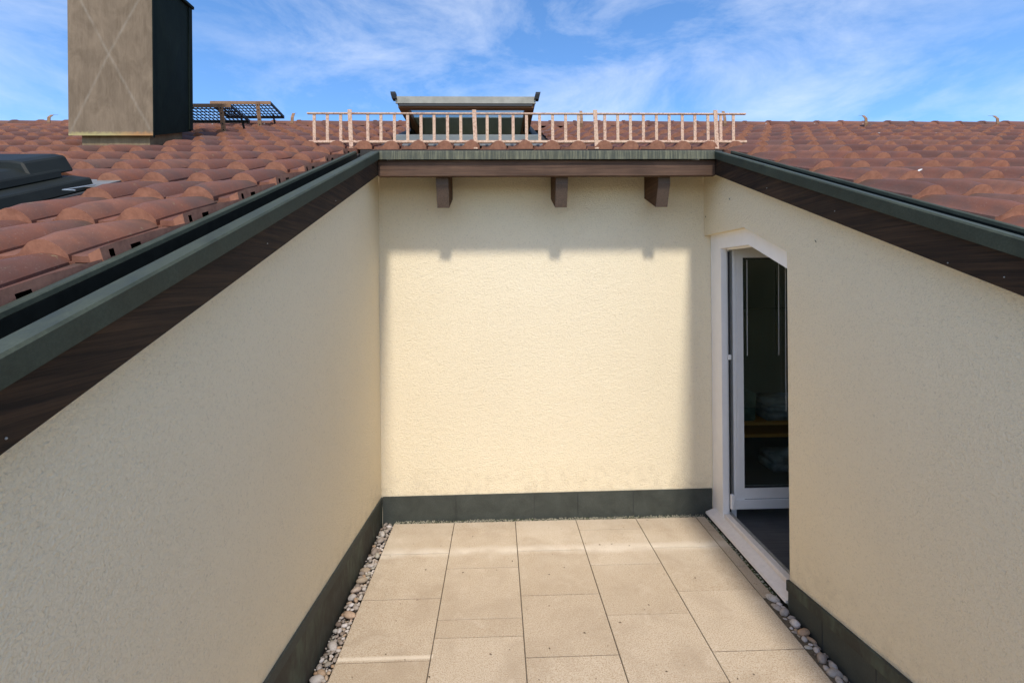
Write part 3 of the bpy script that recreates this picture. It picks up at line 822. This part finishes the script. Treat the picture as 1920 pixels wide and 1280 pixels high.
# the tiles further off, one mass of the same real tiles
import numpy as np
V, FC, MI, TN = [], [], [], []
src = {}
for key, me in (('F0', full[0]), ('F1', full[1]), ('L', cutL), ('R', cutR)):
    co = np.empty(len(me.vertices) * 3); me.vertices.foreach_get('co', co)
    src[key] = (co.reshape(-1, 3), [tuple(p.vertices) for p in me.polygons], [p.material_index for p in me.polygons])
base = 0
for (a, x, y, typ, r) in cells:
    if (x, y) in sset: continue
    key = ('F%d' % (int(r * 100) % 2)) if typ == 'F' else typ
    co, pf, pm_ = src[key]
    mw = np.array(frame_at(x, y, 1, rn))
    V.append(co @ mw[:3, :3].T + mw[:3, 3]); FC += [tuple(i + base for i in f) for f in pf]; MI += pm_; TN += [r] * len(pf); base += len(co)
me = bpy.data.meshes.new('distant_tiles')
me.from_pydata(np.concatenate(V).tolist(), [], FC); me.materials.append(M['tile_s']); me.materials.append(M['cut'])
me.polygons.foreach_set('material_index', MI); me.polygons.foreach_set('use_smooth', [m == 0 for m in MI])
at = me.attributes.new('tone', 'FLOAT', 'FACE'); at.data.foreach_set('value', TN)
tag(put('distant_tiles', me, roof), kind='stuff')
# ridge tiles
def ridge_mesh():
    bm = bmesh.new(); seg = 9; rings = []
    for (x, r) in ((0.0, 0.112), (0.03, 0.113), (0.034, 0.104), (0.345, 0.098)):
        rings.append([bm.verts.new((x, -r * math.cos(math.pi * i / seg) * 1.05, r * math.sin(math.pi * i / seg) * 0.92)) for i in range(seg + 1)])
    for a_, b_ in zip(rings, rings[1:]):
        for i in range(seg): bm.faces.new((a_[i], b_[i], b_[i + 1], a_[i + 1])).smooth = True
    c = bm.verts.new((0.0, 0, 0)); 
    for i in range(seg): f = bm.faces.new((rings[0][i + 1], rings[0][i], c)); f.material_index = 1
    me = bpy.data.meshes.new('ridge_tile'); bm.to_mesh(me); bm.free(); me.materials.append(M['tile']); me.materials.append(M['cut']); return me
rm = ridge_mesh()
ZR = RB + S * YR - 0.005
x = -9.2
while x < 9.2:
    put('ridge_tile', rm, roof, Matrix.Translation((x, YR + rn.uniform(-0.004, 0.004), ZR + rn.uniform(-0.003, 0.003))) @ Matrix.Rotation(rn.uniform(-0.006, 0.006), 4, 'Y'))
    x += 0.33
# little white clips between ridge tile and last course
x = -5.0
while x < 5:
    bm = bx(-0.004, 0.004, -0.004, 0.004, -0.012, 0.012)
    bm.transform(Matrix.Translation((x + 0.02, YR - 0.118, ZR + 0.02))); link('ridge_clip', bm, M['mortar'], roof); x += 0.66
# deck below the tiles, with the terrace and window openings left out
bm = bmesh.new()
def deck(x0, x1, y0, y1): box(bm, x0, x1, y0, y1, RB - 0.085, RB - 0.035, shear=S)
deck(-9.5, -3.25, -0.8, YR); deck(-3.25, -2.1, -0.8, 1.3); deck(-3.25, -2.1, 2.6, YR); deck(-2.1, -1.165, -0.8, YR)
deck(1.975, 9.5, -0.8, YR); deck(-1.165, 1.975, 4.215, 4.44); deck(-1.165, -0.93, 4.44, 5.9); deck(0.42, 1.975, 4.44, 5.9); deck(-1.165, 1.975, 5.9, YR)
link('roof_deck', bm, M['dark'], roof)
bm = bmesh.new()
v = [bm.verts.new(c) for c in [(-9.5, YR, RB + S * YR), (9.5, YR, RB + S * YR), (9.5, YR + 6, RB + S * YR - 6 * S), (-9.5, YR + 6, RB + S * YR - 6 * S)]]
bm.faces.new(v); link('far_slope', bm, M['tile_s'], roof)
bm = bmesh.new()   # battens and the clay lip that close the eaves side above the back capping
box(bm, -1.16, 1.97, 4.19, 4.215, RB - 0.06, RB + 0.0, shear=S); link('closing_strip', bm, M['dark'], roof)

# house body below the roof
body = tag(link('house_wall', bx(-9.4, XL - 0.3, -0.7, 12, -7, 1.10), M['wall']), 'rendered outer wall of the house below the roof', 'wall')

# ------------------------------------------------------------------ roof hooks on the ridge
def hook(label, px, zt_=4.19, y=6.2, over=False):
    xp = ((px - 960) * math.cos(roll) + 290 * math.sin(roll)) / F
    X_ = y * (xp + math.tan(yaw)) / (1 - xp * math.tan(yaw))
    zb_ = RB + S * y + 0.02
    t = thing('roof_hook', label, 'hook', (X_, y, zb_), 'ridge hooks'); s = Sub(t)
    bm = bmesh.new()
    P = [(0, 0, zb_), (0, -0.02, zb_ + 0.06), (0, -0.015, zb_ + 0.13), (0, 0.03, zt_ - 0.02), (0, 0.09, zt_)]
    for p0, p1 in zip(P, P[1:]):
        a = Vector((X_, y, 0)) + Vector((p0[0], p0[1], p0[2])); b = Vector((X_, y, 0)) + Vector((p1[0], p1[1], p1[2]))
        for dx in (0,):
            v = [bm.verts.new(q + Vector((e, f_, 0))) for q in (a, b) for e in (-0.018, 0.018) for f_ in (-0.004, 0.004)]
            for q in [(0, 1, 3, 2), (4, 6, 7, 5), (0, 4, 5, 1), (2, 3, 7, 6), (0, 2, 6, 4), (1, 5, 7, 3)]: bm.faces.new([v[i] for i in q])
    s.add('strap', bm, M['rust2'])
    s.add('foot', bx(X_ - 0.03, X_ + 0.03, y - 0.02, y + 0.07, zb_ - 0.02 - 0, zb_ + 0.006), M['rust2'])
hook('rusty strap hook rising beside the chimney, on the side away from the roof steps', 94, 3.88 + 0.22)
hook('rusty strap hook between the roof steps and the snow guard', 549, 4.125)
hook('rusty strap hook behind the snow guard next to the open roof window', 1090, 4.16)
hook('rusty strap hook behind the end of the snow guard', 1358, 4.16)
hook('thin strap hook on the ridge in the middle of the bare tile field', 1622, 4.105)
hook('thin strap hook on the ridge at the far end of the bare tile field', 1868, 4.105)

# ------------------------------------------------------------------ snow guard
SY = 4.22
sg = thing('snow_guard', 'long rusty pink ladder rail standing on the roof above the end wall', 'snow guard', (0.3, SY, RB + S * SY))
s = Sub(sg)
K = SY / 4.16
px2x = lambda u: (-1.575 + (u - 580) / (1395 - 580) * (2.149 + 1.575)) * K
zbot, ztop = 2 + (3.163 - 2) * K, 2 + (3.403 - 2) * K
s.add('rail', bevel(bx(px2x(579), px2x(1399), SY - 0.014, SY + 0.014, zbot - 0.011, zbot + 0.011), 0.003, 1), M['rust'])
s.add('rail', bevel(bx(px2x(576), px2x(1398), SY - 0.012, SY + 0.012, ztop - 0.006, ztop + 0.007), 0.002, 1), M['rust'])
u = 588.5; i = 0
posts = (655, 884, 1110, 1338)
while u < 1396:
    xx = px2x(u) + random.uniform(-0.002, 0.002); tl = random.uniform(-0.002, 0.002)
    if all(abs(u - p_) > 9 for p_ in posts):
        bm = bx(xx - 0.0125, xx + 0.0125, SY - 0.004, SY + 0.004, zbot + 0.0115, ztop - 0.0065)
        s.add('bar', bm, M['rust'])
    u += 24.55
for p_ in posts:
    xx = px2x(p_)
    bm = bx(xx - 0.017, xx + 0.017, SY - 0.022, SY - 0.0145, RB + S * SY + 0.0, ztop + 0.028)
    for v in bm.verts:
        if v.co.z < 3.3: v.co.x += 0.012
    po = s.add('post', bm, M['rust'])
    bm = bx(xx - 0.012, xx + 0.022, SY - 0.0145, SY + 0.16, RB + S * SY + 0.012, RB + S * SY + 0.018, shear=0); 
    for v in bm.verts: v.co.z += S * (v.co.y - SY)
    s.add('foot', bm, M['rust2'])

# ------------------------------------------------------------------ open roof window
ow = thing('roof_window', 'open roof window swung out behind the snow guard, glass underside showing', 'roof window', (-0.26, 4.45, RB + S * 4.45))
s = Sub(ow)
WX0, WX1, WY0, WY1 = -0.915, 0.395, 4.45, 5.86
bm = bmesh.new()
for (a, b, c, d) in ((WX0, WX0 + 0.06, WY0, WY1), (WX1 - 0.06, WX1, WY0, WY1), (WX0 + 0.06, WX1 - 0.06, WY1 - 0.07, WY1)):
    box(bm, a, b, c, d, RB - 0.08, RB + 0.10, shear=S)
s.add('frame', bm, M['darkbox'])
bm = bx(WX0, WX1, WY0 - 0.01, WY0 + 0.05, RB - 0.02, RB + 0.105, shear=S); s.add('sill_cover', bevel(bm, 0.005, 1), M['greybox'])
bm = bmesh.new(); box(bm, WX0 - 0.02, WX1 + 0.04, WY0 - 0.115, WY0 - 0.012, RB + 0.02, RB + 0.030, shear=S)
s.add('apron_flashing', bm, M['lead'])
bm = bmesh.new()
for (a, b, c, d) in ((WX0 + 0.06, WX0 + 0.075, WY0 + 0.05, WY1 - 0.07), (WX1 - 0.075, WX1 - 0.06, WY0 + 0.05, WY1 - 0.07)): box(bm, a, b, c, d, RB - 0.75, RB + 0.02, shear=S)
box(bm, WX0 + 0.075, WX1 - 0.075, WY0 + 0.05, WY0 + 0.065, RB - 0.75, RB + 0.02, shear=S); box(bm, WX0 + 0.075, WX1 - 0.075, WY1 - 0.085, WY1 - 0.07, RB - 0.75, RB + 0.02, shear=S)
box(bm, WX0 + 0.06, WX1 - 0.06, WY0 + 0.05, WY1 - 0.07, RB - 0.78, RB - 0.75, shear=S)
s.add('shaft_lining', bm, M['room'])
# sash, swung level about its centre
SX0, SX1, SYn, SYf, SZ = -0.905, 0.362, 4.42, 5.80, 3.585
bm = bmesh.new()
rail = 0.075
for (a, b, c, d) in ((SX0 + 0.02, SX0 + 0.02 + rail, SYn + 0.02, SYf), (SX1 - 0.02 - rail, SX1 - 0.02, SYn + 0.02, SYf),
                     (SX0 + 0.02 + rail, SX1 - 0.02 - rail, SYn + 0.02, SYn + 0.02 + rail), (SX0 + 0.02 + rail, SX1 - 0.02 - rail, SYf - rail, SYf)):
    box(bm, a, b, c, d, SZ - 0.032, SZ + 0.02)
sash = s.add('sash', bm, M['pine'])
def ssub(name, bm, mats, parent):
    bm.transform(Matrix.Translation(-Vector(ow.location))); return link(name, bm, mats, parent)
ssub('pane', bx(SX0 + 0.02 + rail, SX1 - 0.02 - rail, SYn + 0.02 + rail, SYf - rail, SZ - 0.006, SZ + 0.004), M['glass_o'], sash)
ssub('roller_blind', bx(SX0 + 0.02 + rail, SX1 - 0.02 - rail, 4.84, SYf - rail, SZ + 0.008, SZ + 0.012), M['blind'], sash)
bm = bmesh.new(); box(bm, SX0, SX1, SYn, SYn + 0.018, SZ + 0.0, SZ + 0.062); 
box(bm, SX0, SX0 + 0.018, SYn + 0.018, SYf, SZ + 0.022, SZ + 0.060); box(bm, SX1 - 0.018, SX1, SYn + 0.018, SYf, SZ + 0.022, SZ + 0.060)
box(bm, SX0 + 0.018, SX1 - 0.018, SYn + 0.018, SYn + 0.10, SZ + 0.045, SZ + 0.060)
s.add('sash_cladding', bm, M['sashmetal'])
s.add('rubber_seal', bx(SX0 + 0.03, SX1 - 0.03, SYn + 0.004, SYn + 0.019, SZ - 0.022, SZ - 0.001), M['gasket'])
for sx, d in ((SX0, -1), (SX1, 1)):
    bm = bmesh.new(); prism_x(bm, [(SYn - 0.02, SZ + 0.035), (SYn + 0.05, SZ + 0.035), (SYn + 0.05, SZ + 0.10), (SYn + 0.0, SZ + 0.105), (SYn - 0.025, SZ + 0.075)], sx - 0.022 + d * 0.012, sx + 0.022 + d * 0.012)
    for v in bm.verts: v.co.x += d * 0.25 * (v.co.z - SZ - 0.06)
    s.add('corner_bracket', bm, M['black'])
for xx in (-0.83, 0.30):
    s.add('stay', tube(bmesh.new(), (xx, 4.62, SZ - 0.03), (xx - 0.02, 4.95, RB + S * 4.95 + 0.1), 0.008), M['darkbox'])
# mortar and slipped flashing showing between the tiles under the sill
rn2 = random.Random(5)
bm = bmesh.new()
for i in range(26):
    xx = rn2.uniform(-1.0, 0.55); d = rn2.uniform(0.02, 0.06)
    bmesh.ops.create_icosphere(bm, subdivisions=1, radius=0.5, matrix=Matrix.Translation((xx, 4.40 + rn2.uniform(-0.02, 0.02), RB + S * 4.4 + 0.022)) @ Matrix.Diagonal((d * 1.6, d * 0.6, 0.012, 1)))
s.add('mortar_fillet', bm, M['mortar'])

# ------------------------------------------------------------------ closed roof window at the left
cw = thing('roof_window', 'closed dark roof window lying low in the tiles in front of the chimney', 'roof window', (-2.6, 1.95, RB + S * 1.95))
s = Sub(cw)
def pr(name, P, y0, y1, mat, bev=0):
    bm = prism_y(bmesh.new(), P, y0, y1)
    if bev: bevel(bm, bev, 1)
    return s.add(name, bm, mat)
# cross profile (x, rel), right edge at x = -2.05
pr('flashing', [(-2.02, RB + 0.0), (-2.02, RB + 0.012), (-3.22, RB + 0.012), (-3.22, RB + 0.0)], 1.2, 2.64, M['gasket'])
pr('frame', [(-2.055, RB + 0.013), (-2.075, RB + 0.068), (-2.16, RB + 0.078), (-3.08, RB + 0.078), (-3.16, RB + 0.068), (-3.18, RB + 0.013)], 1.28, 2.56, M['darkbox'], 0.006)
pr('sash', [(-2.165, RB + 0.080), (-2.175, RB + 0.118), (-2.235, RB + 0.150), (-2.36, RB + 0.158), (-2.38, RB + 0.112), (-2.38, RB + 0.080)], 1.30, 2.50, M['darkbox'], 0.005)
pr('sash', [(-2.84, RB + 0.080), (-2.84, RB + 0.112), (-2.86, RB + 0.158), (-2.99, RB + 0.150), (-3.05, RB + 0.118), (-3.06, RB + 0.080)], 1.30, 2.50, M['darkbox'], 0.005)
pr('pane', [(-2.381, RB + 0.084), (-2.381, RB + 0.104), (-2.839, RB + 0.104), (-2.839, RB + 0.084)], 1.30, 2.32, M['glass_o'])
pr('hood', [(-2.17, RB + 0.10), (-2.215, RB + 0.178), (-2.27, RB + 0.188), (-2.95, RB + 0.188), (-3.01, RB + 0.178), (-3.05, RB + 0.10)], 2.34, 2.575, M['darkbox'], 0.008)
pr('hood_front', [(-2.395, RB + 0.115), (-2.395, RB + 0.200), (-2.83, RB + 0.200), (-2.83, RB + 0.115)], 2.325, 2.339, M['greybox'])
pr('corner_flashing', [(-1.995, RB + 0.03), (-1.995, RB + 0.036), (-2.3, RB + 0.036), (-2.3, RB + 0.03)], 2.50, 2.68, M['lead'])
s.add('fixing_clip', tube(tube(bmesh.new(), (-2.03, 2.34, RB + S * 2.34 + 0.05), (-1.96, 2.44, RB + S * 2.44 + 0.055), 0.003, 6), (-2.03, 2.34, RB + S * 2.34 + 0.05), (-1.97, 2.34, RB + S * 2.34 + 0.048), 0.003, 6), M['steel'])

# ------------------------------------------------------------------ chimney
ch = thing('chimney', 'tall sheet clad chimney with diagonal creases, brown front and shade-toned black green side', 'chimney', (-3.25, 4.35, RB + S * 4.35))
s = Sub(ch)
hx0, hx1, hy0, hy1, hz0, hz1 = -3.505, -2.825, 4.10, 4.60, 3.20, 4.52
def base_z(y): return RB + S * y + 0.12
bm = bmesh.new()
# base flashing collar, set back under the cladding
prism_x(bm, [(4.14, 3.10), (4.14, 3.185), (4.14, 3.25), (4.56, 3.42), (4.56, 3.25)], -3.43, -2.88)
s.add('base_collar', bm, M['collar'])
s.add('apron_flashing', bx(-3.50, -2.85, 4.04, 4.139, RB + 0.028, RB + 0.036, shear=S), M['lichen'])
def panel(c, nrm):   # four corners, raised along both diagonals
    bm = bmesh.new(); v = [bm.verts.new(p) for p in c]; m = sum((Vector(p) for p in c), Vector()) / 4 + Vector(nrm) * 0.016
    m = bm.verts.new(m)
    for i in range(4): bm.faces.new((v[i], v[(i + 1) % 4], m))
    return bm
zf0, zf1 = hz0, base_z(hy1)
s.add('front_panel', panel([(hx0, hy0, zf0), (hx1, hy0, zf0), (hx1, hy0, hz1), (hx0, hy0, hz1)], (0, -1, 0)), M['chim'])
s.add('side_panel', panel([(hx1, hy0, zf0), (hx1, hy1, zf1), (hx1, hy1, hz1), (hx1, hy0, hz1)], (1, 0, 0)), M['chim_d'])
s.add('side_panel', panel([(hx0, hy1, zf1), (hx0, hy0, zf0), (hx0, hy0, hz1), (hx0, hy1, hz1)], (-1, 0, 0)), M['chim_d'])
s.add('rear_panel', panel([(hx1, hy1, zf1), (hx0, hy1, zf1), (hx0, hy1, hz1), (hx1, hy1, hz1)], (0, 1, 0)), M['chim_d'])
s.add('corner_seam', bx(hx1 - 0.004, hx1 + 0.012, hy1 - 0.035, hy1 + 0.01, zf1 + 0.01, hz1), M['chim_d'])
s.add('corner_seam', bx(hx1 + 0.001, hx1 + 0.007, hy0 - 0.004, hy0 + 0.012, zf0 - 0.015, hz1), M['chim_d'])
bm = bmesh.new(); prism_x(bm, [(hy0, zf0), (hy1, zf1), (hy1, zf1 + 0.004), (hy0, zf0 + 0.004)], hx0 + 0.002, hx1 - 0.002); s.add('bottom_closure', bm, M['dark'])
s.add('cap_plate', bevel(bx(hx0 - 0.02, hx1 + 0.025, hy0 - 0.02, hy1 + 0.025, hz1 + 0.001, hz1 + 0.03), 0.004, 1), M['chim_d'])
for xx, yy in ((hx0 + 0.1, hy0 + 0.1), (hx1 - 0.1, hy0 + 0.1), (hx0 + 0.1, hy1 - 0.1), (hx1 - 0.1, hy1 - 0.1)):
    s.add('cowl_post', bx(xx - 0.012, xx + 0.012, yy - 0.012, yy + 0.012, hz1 + 0.031, hz1 + 0.16), M['chim_d'])
s.add('cowl_plate', bx(hx0 - 0.03, hx1 + 0.03, hy0 - 0.03, hy1 + 0.03, hz1 + 0.161, hz1 + 0.175), M['chim_d'])

# ------------------------------------------------------------------ roof steps
def step(label, x0, x1, y0, y1, z, bx_, zfoot_y):
    t = thing('roof_step', label, 'roof step', ((x0 + x1) / 2, y0, RB + S * y0), 'chimney sweep steps'); s = Sub(t)
    s.add('front_rail', bevel(bx(x0, x1, y0, y0 + 0.008, z - 0.028, z + 0.012), 0.002, 1), M['rust2'])
    # expanded metal: crossing strips with open lozenges
    bm = bmesh.new()
    nx = int((x1 - x0) / 0.044); ny = 5
    for j in range(ny):
        yy = y0 + 0.01 + j * (y1 - y0 - 0.016) / ny; y2 = y0 + 0.01 + (j + 1) * (y1 - y0 - 0.016) / ny
        for i in range(nx):
            xa = x0 + i * (x1 - x0) / nx; xb = xa + (x1 - x0) / nx; xm = (xa + xb) / 2
            box(bm, xa, xb, y2 - 0.010, y2 + 0.004, z - 0.008, z - 0.003)
            box(bm, xm - 0.006, xm + 0.006, yy + 0.0045, y2 - 0.0105, z - 0.008, z - 0.003)
    g = s.add('grating', bm, M['black'])
    s.add('edge_rail', bx(x0, x1, y1 - 0.006, y1, z - 0.028, z + 0.008), M['black'])
    s.add('edge_rail', bx(x1 - 0.006, x1, y0 + 0.009, y1 - 0.007, z - 0.02, z + 0.008), M['black'])
    s.add('edge_rail', bx(x0, x0 + 0.006, y0 + 0.009, y1 - 0.007, z - 0.02, z + 0.008), M['black'])
    tilt = 0.13 if y0 > 5.5 else 0.10
    for o in s.t.children:
        for v in o.data.vertices: v.co.z -= tilt * v.co.y
    for b_ in bx_:
        yf = zfoot_y; zf = RB + S * yf + 0.03
        bm = bmesh.new(); prism_x(bm, [(y0 - 0.012, z + 0.0), (y0 - 0.002, z + 0.0), (yf + 0.006, zf), (yf - 0.006, zf)], b_ - 0.022, b_ + 0.022)
        br = s.add('bracket', bm, M['rust2'])
        for q in (0.12, 0.3, 0.65, 0.85):
            yy = (y0 - 0.012) * (1 - q) + (yf - 0.006) * q; zz = z * (1 - q) + zf * q
            bmh = bmesh.new(); bmesh.ops.create_cone(bmh, cap_ends=True, segments=10, radius1=0.007, radius2=0.007, depth=0.003, matrix=Matrix.Translation((b_, yy - 0.0015, zz)) @ Matrix.Rotation(math.pi / 2, 4, 'X'))
            bmh.transform(s.inv); link('bolt_hole', bmh, M['black'], br)
        s.add('strut', tube(bmesh.new(), (b_ + 0.02, y1 - 0.03, z - 0.02), (b_ + 0.02, y1 + 0.05, RB + S * (y1 + 0.05) + 0.02), 0.012), M['black'])
step('rusty roof step with black grating directly beside the chimney', -3.45, -2.785, 5.20, 5.60, 3.845, (-2.885,), 5.26)
step('rusty roof step with black grating higher up next to the ridge', -3.45, -2.725, 5.98, 6.36, 4.155, (-2.88,), 6.04)
